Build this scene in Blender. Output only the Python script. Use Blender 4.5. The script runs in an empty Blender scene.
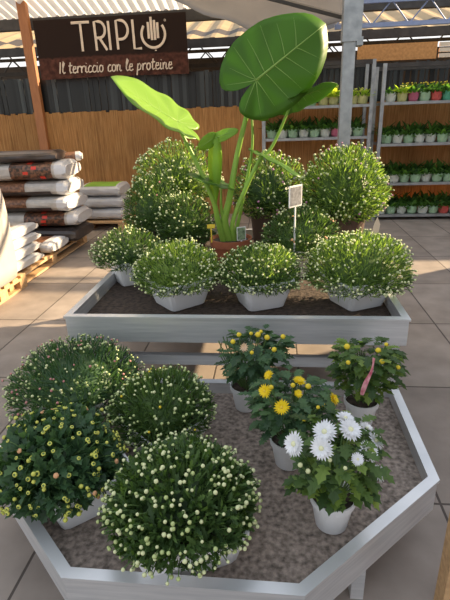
import bpy, math, random
from mathutils import Vector, Matrix, Euler, noise
random.seed(11)
R = math.radians
COL = bpy.context.scene.collection
sc = bpy.context.scene

# ------------------------------------------------------------------ materials
def nodes_of(name):
    m = bpy.data.materials.new(name); m.use_nodes = True
    nt = m.node_tree; b = nt.nodes['Principled BSDF']
    return m, nt, b

def ramp(nt, stops):
    r = nt.nodes.new('ShaderNodeValToRGB'); e = r.color_ramp.elements
    while len(e) < len(stops): e.new(0.5)
    for i, (p, c) in enumerate(stops):
        e[i].position = p; e[i].color = (*c, 1)
    return r

def coords(nt, scale=(1, 1, 1)):
    tc = nt.nodes.new('ShaderNodeTexCoord'); mp = nt.nodes.new('ShaderNodeMapping')
    mp.inputs['Scale'].default_value = scale
    nt.links.new(tc.outputs['Object'], mp.inputs['Vector'])
    return mp.outputs['Vector']

def noise_mat(name, c1, c2, scale=8, rough=.6, metal=0, stretch=(1, 1, 1), bump=0, detail=4, lo=.3, hi=.7, rough2=None):
    m, nt, b = nodes_of(name)
    n = nt.nodes.new('ShaderNodeTexNoise'); n.inputs['Scale'].default_value = scale; n.inputs['Detail'].default_value = detail
    nt.links.new(coords(nt, stretch), n.inputs['Vector'])
    r = ramp(nt, [(lo, c1), (hi, c2)])
    nt.links.new(n.outputs['Fac'], r.inputs['Fac']); nt.links.new(r.outputs['Color'], b.inputs['Base Color'])
    b.inputs['Roughness'].default_value = rough; b.inputs['Metallic'].default_value = metal
    if bump:
        bp = nt.nodes.new('ShaderNodeBump'); bp.inputs['Strength'].default_value = bump; bp.inputs['Distance'].default_value = .01
        nt.links.new(n.outputs['Fac'], bp.inputs['Height']); nt.links.new(bp.outputs['Normal'], b.inputs['Normal'])
    return m

def leaf_mat(name, stops, trans=.35, rough=.45, tcol=None, spec=.3):
    """leaf surface: each leaf its own tint, some light passing through"""
    m, nt, b = nodes_of(name)
    g = nt.nodes.new('ShaderNodeNewGeometry')
    r = ramp(nt, stops); nt.links.new(g.outputs['Random Per Island'], r.inputs['Fac'])
    nt.links.new(r.outputs['Color'], b.inputs['Base Color'])
    b.inputs['Roughness'].default_value = rough
    b.inputs['Specular IOR Level'].default_value = spec
    t = nt.nodes.new('ShaderNodeBsdfTranslucent')
    if tcol: t.inputs['Color'].default_value = (*tcol, 1)
    else:
        h = nt.nodes.new('ShaderNodeMix'); h.data_type = 'RGBA'; h.blend_type = 'MULTIPLY'; h.inputs[0].default_value = 1
        nt.links.new(r.outputs['Color'], h.inputs[6]); h.inputs[7].default_value = (1.9, 2.0, .8, 1)
        nt.links.new(h.outputs[2], t.inputs['Color'])
    mx = nt.nodes.new('ShaderNodeMixShader'); mx.inputs[0].default_value = trans
    nt.links.new(b.outputs[0], mx.inputs[1]); nt.links.new(t.outputs[0], mx.inputs[2])
    nt.links.new(mx.outputs[0], nt.nodes['Material Output'].inputs['Surface'])
    return m

def sheet_mat(name, c, trans, stripes=None, rough=.6):
    m, nt, b = nodes_of(name)
    b.inputs['Roughness'].default_value = rough; b.inputs['Base Color'].default_value = (*c, 1)
    t = nt.nodes.new('ShaderNodeBsdfTranslucent'); t.inputs['Color'].default_value = (*c, 1)
    n = nt.nodes.new('ShaderNodeTexNoise'); n.inputs['Scale'].default_value = 3; n.inputs['Detail'].default_value = 3
    nt.links.new(coords(nt, stripes or (1, 1, 1)), n.inputs['Vector'])
    r = ramp(nt, [(.3, tuple(x * .82 for x in c)), (.7, c)])
    nt.links.new(n.outputs['Fac'], r.inputs['Fac'])
    nt.links.new(r.outputs['Color'], b.inputs['Base Color']); nt.links.new(r.outputs['Color'], t.inputs['Color'])
    mx = nt.nodes.new('ShaderNodeMixShader'); mx.inputs[0].default_value = trans
    nt.links.new(b.outputs[0], mx.inputs[1]); nt.links.new(t.outputs[0], mx.inputs[2])
    nt.links.new(mx.outputs[0], nt.nodes['Material Output'].inputs['Surface'])
    return m

def plain(name, c, rough=.5, metal=0):
    return noise_mat(name, tuple(x * .9 for x in c), tuple(min(1, x * 1.06) for x in c), 6, rough, metal)

M = {}
M['alu'] = noise_mat('brushed_aluminium', (.60, .62, .64), (.76, .77, .78), 5, .34, .55, (1, 1, 14))
M['galv'] = noise_mat('galvanised_steel', (.26, .28, .29), (.4, .42, .43), 14, .5, .75)
M['blue_steel'] = noise_mat('painted_blue_steel', (.2, .26, .42), (.27, .33, .5), 9, .5, .3)
M['dark_steel'] = noise_mat('dark_steel', (.035, .032, .03), (.06, .055, .05), 9, .6, .2)
M['felt'] = noise_mat('capillary_mat', (.10, .08, .066), (.43, .35, .295), 60, .95, 0, (1, 1, 1), .6, 7, .3, .75)
M['peat'] = noise_mat('dark_peat', (.02, .013, .009), (.085, .058, .042), 45, .95, 0, (1, 1, 1), .8, 6)
M['pot_white'] = plain('white_plastic', (.74, .75, .76), .42)
M['pot_terra'] = noise_mat('terracotta_plastic', (.3, .09, .045), (.36, .12, .06), 8, .55)
M['pot_dark'] = plain('brown_plastic', (.1, .06, .045), .6)
M['wood'] = noise_mat('pallet_wood', (.42, .25, .12), (.62, .4, .2), 9, .7, 0, (1, 6, 6))
M['post_wood'] = noise_mat('brown_painted_wood', (.25, .095, .032), (.34, .14, .05), 10, .6, 0, (8, 8, .6))
M['chip'] = noise_mat('chipboard', (.42, .19, .06), (.6, .3, .1), 30, .8)
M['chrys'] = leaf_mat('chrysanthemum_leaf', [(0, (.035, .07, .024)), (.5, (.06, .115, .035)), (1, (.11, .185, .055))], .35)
M['chrys_l'] = leaf_mat('pale_sunlit_chrysanthemum_leaf', [(0, (.09, .15, .04)), (.5, (.16, .25, .06)), (1, (.27, .37, .1))], .42)  # pale leaf; also puts sunlight on the plants into the colour
M['chrys_b'] = leaf_mat('bluish_chrysanthemum_leaf', [(0, (.03, .065, .032)), (.5, (.05, .11, .05)), (1, (.085, .16, .065))], .28)
M['stalk'] = leaf_mat('green_stalk', [(0, (.09, .16, .05)), (1, (.15, .24, .08))], .1)
M['alo'] = leaf_mat('elephant_ear_leaf', [(0, (.075, .18, .02)), (1, (.08, .185, .022))], .46, .4, (.2, .40, .025))
M['alo_sunlit_lime'] = leaf_mat('sunlit_lime_leaf', [(0, (.2, .38, .04)), (1, (.22, .4, .05))], .4, .35, (.42, .6, .05))  # sunlight on the left leaf put into the lime colour; young leaf shares it
M['alo_vein'] = leaf_mat('pale_leaf_vein', [(0, (.27, .42, .1)), (1, (.3, .45, .11))], .3, .4)
M['petiole'] = leaf_mat('pale_green_petiole', [(0, (.25, .42, .07)), (1, (.28, .45, .08))], .15, .35, None)
M['bud_cream'] = plain('cream_bud', (.62, .66, .36), .6)
M['bud_green'] = plain('pale_green_bud', (.42, .5, .2), .6)
M['bud_pink'] = plain('pinkish_bud', (.5, .22, .2), .6)
M['bud_mauve'] = plain('mauve_blossom', (.5, .24, .36), .6)
M['bud_orange'] = plain('apricot_bud', (.62, .33, .16), .6)
M['bud_yellow'] = plain('yellow_bud', (.72, .55, .03), .6)
M['bud_lime'] = plain('lime_yellow_bud', (.55, .56, .1), .6)
M['calyx'] = plain('green_calyx', (.1, .17, .05), .6)
M['petal_white'] = leaf_mat('white_petal', [(0, (.78, .8, .82)), (1, (.86, .87, .88))], .2, .5, (.8, .82, .84))
M['petal_yellow'] = leaf_mat('yellow_petal', [(0, (.8, .58, .01)), (1, (.86, .68, .02))], .2, .5, (.85, .65, .02))
M['disc_yellow'] = plain('yellow_disc', (.7, .5, .04), .8)
M['disc_pale'] = plain('pale_disc', (.72, .72, .45), .8)
M['withered'] = leaf_mat('withered_petal', [(0, (.6, .42, .3)), (1, (.7, .52, .38))], .2)
M['card'] = plain('white_card', (.7, .71, .72), .5)
M['card_grey'] = noise_mat('printed_grey_card', (.10, .105, .12), (.26, .27, .29), 60, .5)  # grey print, darkened to stand in for shade on the sign face
M['paper'] = plain('cream_paper', (.68, .56, .42), .7)
M['pink_paper'] = noise_mat('pink_printed_paper', (.45, .08, .13), (.75, .4, .42), 50, .5)
M['yellow_card'] = plain('yellow_card', (.75, .55, .05), .5)
M['dark_card'] = noise_mat('photo_card', (.03, .05, .03), (.3, .4, .25), 60, .4)
M['letter'] = plain('beige_lettering', (.62, .52, .42), .7)
M['cream_sheet'] = sheet_mat('cream_roof_sheet', (.62, .46, .25), .32)
M['dark_sheet'] = sheet_mat('dark_roof_sheet', (.09, .07, .055), .2)  # dark brown sheet for the far roof bands and far wall
M['clear_sheet'] = sheet_mat('corrugated_clear_sheet', (.9, .84, .74), .55, (4, .5, 1))
M['screen'] = sheet_mat('beige_shade_screen', (.25, .215, .18), .1)
M['sack_white'] = sheet_mat('white_woven_sack', (.5, .475, .45), .1)
M['green_plastic'] = plain('green_bag_plastic', (.22, .42, .05), .4)
M['bag_white'] = plain('white_bag_plastic', (.56, .56, .57), .35)
M['bag_grey'] = noise_mat('grey_bag_plastic', (.36, .34, .31), (.46, .43, .39), 20, .4)
M['bag_dark'] = noise_mat('dark_bag_plastic', (.025, .02, .018), (.06, .045, .04), 12, .35)
M['bag_peat'] = noise_mat('bag_soil_picture', (.06, .025, .012), (.26, .12, .06), 35, .4)
M['bag_print'] = noise_mat('bag_flower_picture', (.03, .02, .015), (.2, .09, .05), 28, .35, lo=.4, hi=.62)
M['bag_red'] = plain('red_flower_print', (.6, .04, .02), .4)
M['sleeve_green'] = sheet_mat('pale_green_sleeve', (.55, .8, .55), .4)
M['sleeve_pale'] = sheet_mat('clear_whitish_sleeve', (.85, .9, .84), .4)
M['sleeve_pink'] = sheet_mat('magenta_sleeve', (.6, .16, .26), .3)
M['sleeve_red'] = sheet_mat('red_sleeve', (.68, .12, .1), .25)
M['sleeve_teal'] = sheet_mat('teal_sleeve', (.12, .5, .32), .3)
M['sleeve_yellow'] = sheet_mat('yellowish_sleeve', (.66, .66, .3), .3)
M['seedling'] = leaf_mat('seedling_leaf', [(0, (.04, .09, .03)), (.6, (.085, .2, .045)), (1, (.17, .33, .07))], .4)
M['seedling_l'] = leaf_mat('bright_seedling_leaf', [(0, (.2, .32, .04)), (.6, (.34, .46, .06)), (1, (.55, .58, .12))], .4)

def floor_material():
    m, nt, b = nodes_of('concrete_pavers')
    L = nt.links
    tc = nt.nodes.new('ShaderNodeTexCoord'); mp = nt.nodes.new('ShaderNodeMapping')
    mp.inputs['Location'].default_value = (-.155 + 10.1, -.635 + 8.65, 0)
    L.new(tc.outputs['Object'], mp.inputs['Vector'])
    br = nt.nodes.new('ShaderNodeTexBrick'); br.offset = 0; br.squash = 1
    br.inputs['Scale'].default_value = 1; br.inputs['Brick Width'].default_value = .505; br.inputs['Row Height'].default_value = .865
    br.inputs['Mortar Size'].default_value = .006; br.inputs['Mortar Smooth'].default_value = .3
    br.inputs['Color1'].default_value = (.27, .228, .194, 1); br.inputs['Color2'].default_value = (.325, .28, .243, 1)
    br.inputs['Mortar'].default_value = (.075, .06, .05, 1)
    L.new(mp.outputs['Vector'], br.inputs['Vector'])
    n = nt.nodes.new('ShaderNodeTexNoise'); n.inputs['Scale'].default_value = 5; n.inputs['Detail'].default_value = 8
    L.new(tc.outputs['Object'], n.inputs['Vector'])
    r = ramp(nt, [(.3, (.72, .71, .7)), (.7, (1.06, 1.05, 1.04))]); L.new(n.outputs['Fac'], r.inputs['Fac'])
    mx = nt.nodes.new('ShaderNodeMix'); mx.data_type = 'RGBA'; mx.blend_type = 'MULTIPLY'; mx.inputs[0].default_value = 1
    L.new(br.outputs['Color'], mx.inputs[6]); L.new(r.outputs['Color'], mx.inputs[7]); L.new(mx.outputs[2], b.inputs['Base Color'])
    bp = nt.nodes.new('ShaderNodeBump'); bp.inputs['Strength'].default_value = .5; bp.inputs['Distance'].default_value = .004; bp.invert = True
    L.new(br.outputs['Fac'], bp.inputs['Height']); L.new(bp.outputs['Normal'], b.inputs['Normal'])
    b.inputs['Roughness'].default_value = .7
    return m

def reed_material():
    m, nt, b = nodes_of('reed_matting')
    L = nt.links
    n = nt.nodes.new('ShaderNodeTexNoise'); n.inputs['Scale'].default_value = 1; n.inputs['Detail'].default_value = 6; n.inputs['Roughness'].default_value = .7
    L.new(coords(nt, (55, 55, 2.2)), n.inputs['Vector'])
    r = ramp(nt, [(.25, (.25, .11, .033)), (.5, (.58, .3, .1)), (.75, (.8, .49, .2))])
    L.new(n.outputs['Fac'], r.inputs['Fac'])
    n2 = nt.nodes.new('ShaderNodeTexNoise'); n2.inputs['Scale'].default_value = 1.2; n2.inputs['Detail'].default_value = 3
    L.new(coords(nt, (1, 1, 1)), n2.inputs['Vector'])
    r2 = ramp(nt, [(.35, (.72, .72, .72)), (.7, (1.05, 1.05, 1.05))]); L.new(n2.outputs['Fac'], r2.inputs['Fac'])
    mx = nt.nodes.new('ShaderNodeMix'); mx.data_type = 'RGBA'; mx.blend_type = 'MULTIPLY'; mx.inputs[0].default_value = 1
    L.new(r.outputs['Color'], mx.inputs[6]); L.new(r2.outputs['Color'], mx.inputs[7]); L.new(mx.outputs[2], b.inputs['Base Color'])
    bp = nt.nodes.new('ShaderNodeBump'); bp.inputs['Strength'].default_value = .7; bp.inputs['Distance'].default_value = .01
    L.new(n.outputs['Fac'], bp.inputs['Height']); L.new(bp.outputs['Normal'], b.inputs['Normal'])
    b.inputs['Roughness'].default_value = .75
    t = nt.nodes.new('ShaderNodeBsdfTranslucent'); L.new(mx.outputs[2], t.inputs['Color'])
    ms = nt.nodes.new('ShaderNodeMixShader'); ms.inputs[0].default_value = .42
    L.new(b.outputs[0], ms.inputs[1]); L.new(t.outputs[0], ms.inputs[2]); L.new(ms.outputs[0], nt.nodes['Material Output'].inputs['Surface'])
    return m

def banner_material():
    m, nt, b = nodes_of('banner_print')
    L = nt.links
    tc = nt.nodes.new('ShaderNodeTexCoord'); sp = nt.nodes.new('ShaderNodeSeparateXYZ'); L.new(tc.outputs['Object'], sp.inputs[0])
    n = nt.nodes.new('ShaderNodeTexNoise'); n.inputs['Scale'].default_value = 14; n.inputs['Detail'].default_value = 6
    L.new(tc.outputs['Object'], n.inputs['Vector'])
    r = ramp(nt, [(.35, (.035, .012, .008)), (.7, (.1, .038, .025))]); L.new(n.outputs['Fac'], r.inputs['Fac'])
    # printed soil band along the lower third, ragged upper edge
    a = nt.nodes.new('ShaderNodeMath'); a.operation = 'MULTIPLY_ADD'; L.new(n.outputs['Fac'], a.inputs[0]); a.inputs[1].default_value = .09; L.new(sp.outputs['Z'], a.inputs[2])
    s = nt.nodes.new('ShaderNodeMapRange'); s.inputs['From Min'].default_value = .315; s.inputs['From Max'].default_value = .335
    L.new(a.outputs[0], s.inputs['Value'])
    mx = nt.nodes.new('ShaderNodeMix'); mx.data_type = 'RGBA'
    L.new(s.outputs['Result'], mx.inputs[0]); L.new(r.outputs['Color'], mx.inputs[6]); mx.inputs[7].default_value = (.017, .008, .005, 1)
    L.new(mx.outputs[2], b.inputs['Base Color']); b.inputs['Roughness'].default_value = .65; b.inputs['Specular IOR Level'].default_value = .15
    return m

M['floor'] = floor_material(); M['reed'] = reed_material(); M['banner'] = banner_material()
M['slat'] = leaf_mat('dark_fence_slat', [(0, (.007, .008, .008)), (.6, (.02, .023, .024)), (1, (.055, .066, .07))], .06, .35)

# ------------------------------------------------------------------ mesh collector
class MB:
    def __init__(s): s.v = []; s.f = []; s.m = []; s.mats = []
    def mi(s, mat):
        if mat not in s.mats: s.mats.append(mat)
        return s.mats.index(mat)
    def add(s, vs, fs, mat):
        o = len(s.v); s.v += [tuple(p) for p in vs]; k = s.mi(mat)
        for f in fs: s.f.append(tuple(o + i for i in f)); s.m.append(k)
    def box(s, a, b, mat, rot=None, ctr=None):
        x0, y0, z0 = a; x1, y1, z1 = b
        vs = [Vector(p) for p in ((x0, y0, z0), (x1, y0, z0), (x1, y1, z0), (x0, y1, z0), (x0, y0, z1), (x1, y0, z1), (x1, y1, z1), (x0, y1, z1))]
        if rot is not None:
            c = Vector(ctr) if ctr else Vector(((x0 + x1) / 2, (y0 + y1) / 2, (z0 + z1) / 2))
            vs = [c + rot @ (p - c) for p in vs]
        s.add(vs, [(0, 3, 2, 1), (4, 5, 6, 7), (0, 1, 5, 4), (1, 2, 6, 5), (2, 3, 7, 6), (3, 0, 4, 7)], mat)
    def prism(s, poly, z0, z1, mat):
        n = len(poly)
        s.add([(x, y, z0) for x, y in poly] + [(x, y, z1) for x, y in poly],
              [tuple(range(n))[::-1], tuple(range(n, 2 * n))] + [(i, (i + 1) % n, n + (i + 1) % n, n + i) for i in range(n)], mat)
    def tube(s, pts, rad, mat, n=6, flat=1.0, cap=True):
        pts = [Vector(p) for p in pts]; k = len(pts)
        if not hasattr(rad, '__len__'): rad = [rad] * k
        vs = []; nrm = None
        for i, p in enumerate(pts):
            t = (pts[min(i + 1, k - 1)] - pts[max(i - 1, 0)]).normalized()
            if nrm is None:
                nrm = t.orthogonal().normalized() if abs(t.y) > .99 else t.cross(Vector((0, 1, 0))).normalized()
            nrm = (nrm - t * nrm.dot(t)).normalized(); bi = t.cross(nrm)
            for j in range(n):
                a = 2 * math.pi * j / n
                vs.append(p + nrm * math.cos(a) * rad[i] + bi * math.sin(a) * rad[i] * flat)
        fs = [(i * n + j, i * n + (j + 1) % n, (i + 1) * n + (j + 1) % n, (i + 1) * n + j) for i in range(k - 1) for j in range(n)]
        if cap: fs += [tuple(range(n))[::-1], tuple(range((k - 1) * n, k * n))]
        s.add(vs, fs, mat)
    def lathe(s, prof, mat, n=28, c=(0, 0, 0), sq=2.0, rot=0.0, cap0=True, cap1=False):
        vs = []
        for r, z in prof:
            for j in range(n):
                a = 2 * math.pi * j / n; ca, sa = math.cos(a), math.sin(a)
                q = (abs(ca) ** sq + abs(sa) ** sq) ** (-1 / sq)
                x, y = r * q * ca, r * q * sa
                vs.append((c[0] + x * math.cos(rot) - y * math.sin(rot), c[1] + x * math.sin(rot) + y * math.cos(rot), c[2] + z))
        k = len(prof)
        fs = [(i * n + j, i * n + (j + 1) % n, (i + 1) * n + (j + 1) % n, (i + 1) * n + j) for i in range(k - 1) for j in range(n)]
        if cap0: fs.append(tuple(range(n))[::-1])
        if cap1: fs.append(tuple(range((k - 1) * n, k * n)))
        s.add(vs, fs, mat)
    def build(s, name, parent=None, loc=(0, 0, 0), smooth=False):
        me = bpy.data.meshes.new(name); me.from_pydata(s.v, [], s.f)
        for mt in s.mats: me.materials.append(M[mt])
        me.polygons.foreach_set('material_index', s.m)
        if smooth: me.polygons.foreach_set('use_smooth', [True] * len(s.f))
        me.update()
        o = bpy.data.objects.new(name, me); COL.objects.link(o)
        o.parent = parent; o.location = loc
        return o

def tag(o, label=None, cat=None, group=None, kind=None):
    if label: o['label'] = label
    if cat: o['category'] = cat
    if group: o['group'] = group
    if kind: o['kind'] = kind
    return o

def empty(name, loc, label, cat, group=None, rz=0):
    o = bpy.data.objects.new(name, None); COL.objects.link(o); o.location = loc; o.rotation_euler.z = rz
    o.empty_display_size = .05
    return tag(o, label, cat, group)

def kids(o): return [c for c in COL.objects if c.parent == o]

def copy_tree(o, parent=None):
    c = o.copy(); COL.objects.link(c); c.parent = parent
    for ch in kids(o):
        if ch != c: copy_tree(ch, c)
    return c

def frame(d, roll=0.0):
    """matrix whose z axis is d"""
    d = Vector(d).normalized()
    return d.to_track_quat('Z', 'Y').to_matrix() @ Matrix.Rotation(roll, 3, 'Z')

# ------------------------------------------------------------------ leaves and flowers
LOBED = [(.1, .05), (.22, .17), (.34, .42), (.42, .2), (.54, .5), (.62, .22), (.78, .34), (.86, .14), (1, 0)]
NARROW = [(.15, .1), (.4, .19), (.62, .15), (.82, .1), (1, 0)]
BROAD = [(.12, .16), (.35, .36), (.6, .36), (.82, .2), (1, 0)]

def add_leaf(mb, o, d, up, ln, wd, mat, shape=NARROW, bend=.15, fold=.25):
    o = Vector(o); d = Vector(d).normalized(); up = Vector(up)
    side = d.cross(up)
    if side.length < 1e-4: side = d.orthogonal()
    side.normalize(); n = side.cross(d).normalized()
    mids = [0, .5, 1]
    P = lambda x, y, s: o + d * (x * ln) + side * (s * y * wd) + n * (y * wd * fold - bend * ln * x * x)
    vs = [P(x, 0, 1) for x in mids]; k = len(shape) - 1
    for s in (1, -1): vs += [P(x, y, s) for x, y in shape[:-1]]
    mid_i = k // 2
    A = list(range(3, 3 + k)); B = list(range(3 + k, 3 + 2 * k))
    fs = [tuple([0] + A[:mid_i + 1] + [1]), tuple([1] + A[mid_i:] + [2]), tuple([0, 1] + B[:mid_i + 1][::-1]), tuple([1, 2] + B[mid_i:][::-1])]
    mb.add(vs, fs, mat)

def rnd_dir(zmin=-.3):
    while True:
        z = random.uniform(zmin, 1); a = random.uniform(0, 2 * math.pi); r = math.sqrt(max(0, 1 - z * z))
        return Vector((r * math.cos(a), r * math.sin(a), z))

def bud_template(kind):
    mb = MB()
    if kind == 'ring':       # half-opened bud: ring of petals round a green eye
        mb.lathe([(.0, -.75), (.45, -.7), (.8, -.3)], 'calyx', 8)
        mb.lathe([(.8, -.3), (1.1, .15), (.95, .5), (.55, .55)], 'bud_lime', 8, cap0=False)
        mb.lathe([(.55, .55), (.4, .35), (0, .3)], 'calyx', 8, cap0=False)
    elif kind == 'apricot':
        mb.lathe([(.0, -.75), (.45, -.7), (.8, -.3)], 'calyx', 8)
        mb.lathe([(.8, -.3), (1.1, .15), (.9, .6), (.4, .8), (0, .85)], 'bud_orange', 8, cap0=False)
    else:
        c = {'cream': 'bud_cream', 'green': 'bud_green', 'pink': 'bud_pink', 'yellow': 'bud_yellow', 'mauve': 'bud_mauve', 'lime': 'bud_lime'}[kind]
        mb.lathe([(.0, -.95), (.5, -.85), (.88, -.35)], 'calyx', 7)
        mb.lathe([(.88, -.35), (1, .1), (.75, .65), (.35, .92), (0, .98)], c, 7, cap0=False)
    return mb
BUD = {k: bud_template(k) for k in ('ring', 'apricot', 'cream', 'green', 'pink', 'yellow', 'mauve', 'lime')}
BUDMESH = {}

def chrysanthemum(loc, label, rx, rz, zc, pot, leaves, buds, kinds, bsize, llen, lwid, shape, mat, indiv=0, ry=None, low=-.35, prot=.08, group=None, upness=.5, lmat2=None, base_depth=.0, cat='plant', shift=(0, 0)):
    """domed pot chrysanthemum; zc = height of the dome centre over the base"""
    t = empty('potted_chrysanthemum', loc, label, cat, group)
    ry = ry or rx; seed = Vector((random.random() * 50, random.random() * 50, 0))
    c0 = Vector((shift[0], shift[1], zc))
    def surf(d):
        k = 1 + .10 * noise.noise(d * 2.2 + seed) + .04 * noise.noise(d * 6 + seed)
        zz = rz if d.z > 0 else rz * .62
        return Vector((d.x * rx * k, d.y * ry * k, d.z * zz * k))
    mb = MB()
    # inner mass of leaves round the stems
    for i in range(leaves):
        d = rnd_dir(low); q = random.random()
        f = .97 - .42 * q * q
        p = surf(d)
        dr = (Vector((d.x, d.y, d.z)).normalized() + Vector((0, 0, upness)) + Vector([random.gauss(0, .45) for _ in range(3)])).normalized()
        ln = llen * random.uniform(.7, 1.25)
        mm = lmat2 if (lmat2 and random.random() < .35) else mat
        add_leaf(mb, c0 + p * f - dr * ln * .5, dr, d + Vector((0, 0, .5)) + Vector([random.gauss(0, .35) for _ in range(3)]), ln, lwid * random.uniform(.8, 1.25), mm, shape, random.uniform(.0, .3))
    # stems up from the pot
    for i in range(26):
        d = rnd_dir(.0)
        mb.tube([(d.x * .05, d.y * .05, pot[2] * .8), c0 + surf(d) * .5, c0 + surf(d) * .9], .0025, 'stalk', 3, cap=False)
    cols = 14
    # dark twiggy heart of the plant
    vs = []; rows = 7
    for i in range(rows + 1):
        a = math.pi * i / rows
        for j in range(cols):
            b_ = 2 * math.pi * j / cols
            d = Vector((math.sin(a) * math.cos(b_), math.sin(a) * math.sin(b_), math.cos(a)))
            vs.append(c0 + surf(d) * .62)
    mb.add(vs, [(i * cols + j, i * cols + (j + 1) % cols, (i + 1) * cols + (j + 1) % cols, (i + 1) * cols + j) for i in range(rows) for j in range(cols)], mat)
    # flower stalks
    spots = []
    for i in range(buds):
        d = rnd_dir(low * .75); 
        dr = (d + Vector((0, 0, upness * .8)) + Vector([random.gauss(0, .18) for _ in range(3)])).normalized()
        p0 = c0 + surf(d) * .9; tip = c0 + surf(d) * (1 + random.uniform(-.03, prot))
        mb.tube([p0 - dr * .02, (p0 + tip) / 2, tip], .0016 if bsize < .009 else .002, 'stalk', 3, cap=False)
        spots.append((tip, (tip - p0 + dr * .03).normalized(), random.choices([k for k, w in kinds], [w for k, w in kinds])[0], d))
    mb.build('foliage', t)
    # pot
    pr, pb, ph, prot_, pmat, psq = pot
    pm = MB()
    pm.lathe([(pb * .93, .0), (pb, .004), (pr * .96, ph - .014), (pr, ph - .012), (pr, ph), (pr - .008, ph), (pr - .016, ph - .03)], pmat, 56, sq=psq, rot=prot_)
    pm.lathe([(pr - .014, ph - .02), (.001, ph - .018)], 'peat', 24, sq=psq, rot=prot_, cap0=False, cap1=True)
    po = pm.build('pot', t, smooth=False)
    # buds: the ones turned to the viewer's side each its own object
    view = Vector((0 - loc[0], 0 - loc[1], 1.45 - loc[2] - zc)).normalized()
    spots.sort(key=lambda s: -(s[3].dot(view)))
    rest = MB()
    for i, (p, dr, k, d) in enumerate(spots):
        r = bsize * random.uniform(.75, 1.2)
        mt = frame(dr, random.uniform(0, 6))
        if i < indiv:
            if k not in BUDMESH:
                o = BUD[k].build('bud', t, smooth=True); BUDMESH[k] = o.data
            else:
                o = bpy.data.objects.new('bud', BUDMESH[k]); COL.objects.link(o); o.parent = t
            o.matrix_local = Matrix.Translation(p) @ mt.to_4x4() @ Matrix.Scale(r, 4)
        else:
            b = BUD[k]; off = len(rest.v)
            rest.v += [tuple(p + mt @ (Vector(v) * r)) for v in b.v]
            for f, mi in zip(b.f, b.m):
                rest.f.append(tuple(off + q for q in f)); rest.m.append(rest.mi(b.mats[mi]))
    if rest.v: tag(rest.build('buds', t, smooth=True), kind='stuff')
    return t

def flower_head(parent, pos, d, r, petal, disc, n=20, layers=2, cup=.25, name='flower'):
    mb = MB(); mt = frame(d, random.uniform(0, 6)); pos = Vector(pos)
    for L in range(layers):
        for i in range(n):
            a = 2 * math.pi * (i + L * .5) / n + random.uniform(-.06, .06)
            rr = r * (1 - .22 * L) * random.uniform(.9, 1.06)
            dv = mt @ Vector((math.cos(a), math.sin(a), cup + .35 * L + random.uniform(-.1, .1)))
            upv = mt @ Vector((0, 0, 1))
            add_leaf(mb, pos + dv * r * .1 + upv * (.003 * L), dv, upv, rr * .95, rr * .34, petal, BROAD, .12, .2)
    fl = mb.build(name, parent)
    c = MB(); cm = MB(); cm.lathe([(r * .2, 0), (r * .24, r * .12), (r * .16, r * .24), (0, r * .27)], disc, 10)
    c.mats = list(cm.mats); c.m = list(cm.m); c.f = list(cm.f)
    c.v = [tuple(pos + mt @ (Vector(v) + Vector((0, 0, r * .08)))) for v in cm.v]
    c.build('flower_center', fl, smooth=True)
    return fl

# ------------------------------------------------------------------ the setting
fl = MB(); fl.box((-9, -4, -.1), (9, 15, 0), 'floor'); tag(fl.build('floor'), kind='structure')

# fence: reed matting below, dark slats above
rd = MB()
xs = [-7.2 + i * .06 for i in range(241)]
for i in range(len(xs) - 1):
    x0, x1 = xs[i], xs[i + 1]
    y0 = 7.4 + .003 * math.sin(i * 1.7); h = 1.565 + .022 * noise.noise(Vector((i * .7, 0, 0))) + .008 * (i % 3)
    rd.box((x0, y0, 0), (x1 + .002, y0 + .03, h), 'reed')
tag(rd.build('wall_back'), 'upright brown reed matting closing off the back of the yard', kind='structure')

sl = MB(); x = -7.2; i = 0
while x < 7.2:
    w = random.uniform(.03, .065); gap = random.choice([0.0, 0.0, 0.0, .002, .005, .012] if x < .3 else [0.0, .004, .008, .014, .022, .03])
    t0 = 2.06 + random.uniform(-.015, .015)
    sl.box((x, 7.47, 1.44), (x + w, 7.49, t0), 'slat'); x += w + gap
for z in (1.47, 1.95): sl.box((-7.2, 7.49, z), (7.2, 7.53, z + .06), 'dark_steel')
tag(sl.build('trim_1'), 'dark vertical fence slats rising above the reed matting', kind='structure')

# overhead frame: near roof sheet with its eave beam, posts, the next bay beyond the fence
ev = MB(); ev.box((-7.2, 7.55, 2.72), (7.2, 7.67, 2.86), 'dark_steel')
tag(ev.build('beam_eave'), kind='structure')
rf = MB(); n = 300
def corr(i): return .02 * math.sin(i * math.pi / 2.0)
vs = []
for i in range(n + 1):
    x = -7.2 + i * (8.2 / n)
    for y, z in ((7.75, 2.9), (4.6, 3.75)):
        vs.append((x, y, z + .022 * math.sin(i * 2 * math.pi / 5)))
rf.add(vs, [(2 * i, 2 * i + 2, 2 * i + 3, 2 * i + 1) for i in range(n)], 'clear_sheet')
tag(rf.build('roof_sheet'), 'corrugated translucent roof sheet sloping above the banner', kind='structure')
fr = MB()
for k, (y0, y1, mt) in enumerate([(8.6, 9.05, 'cream_sheet'), (9.05, 9.5, 'dark_sheet'), (9.5, 11.8, 'cream_sheet'), (11.8, 13.5, 'dark_sheet')]):
    z0, z1 = [2.62 + (q - 8.6) * .2816 for q in (y0, y1)]
    vs = []; n = 260
    for i in range(n + 1):
        x = -9 + i * 18 / n
        for y, z in ((y0, z0), (y1, z1)): vs.append((x, y, z + .025 * math.sin(i * 2 * math.pi / 6)))
    fr.add(vs, [(2 * i, 2 * i + 2, 2 * i + 3, 2 * i + 1) for i in range(n)], mt)
tag(fr.build('roof_far_bay'), 'cream underside of the roof over the next bay', kind='structure')
pu = MB()
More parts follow.
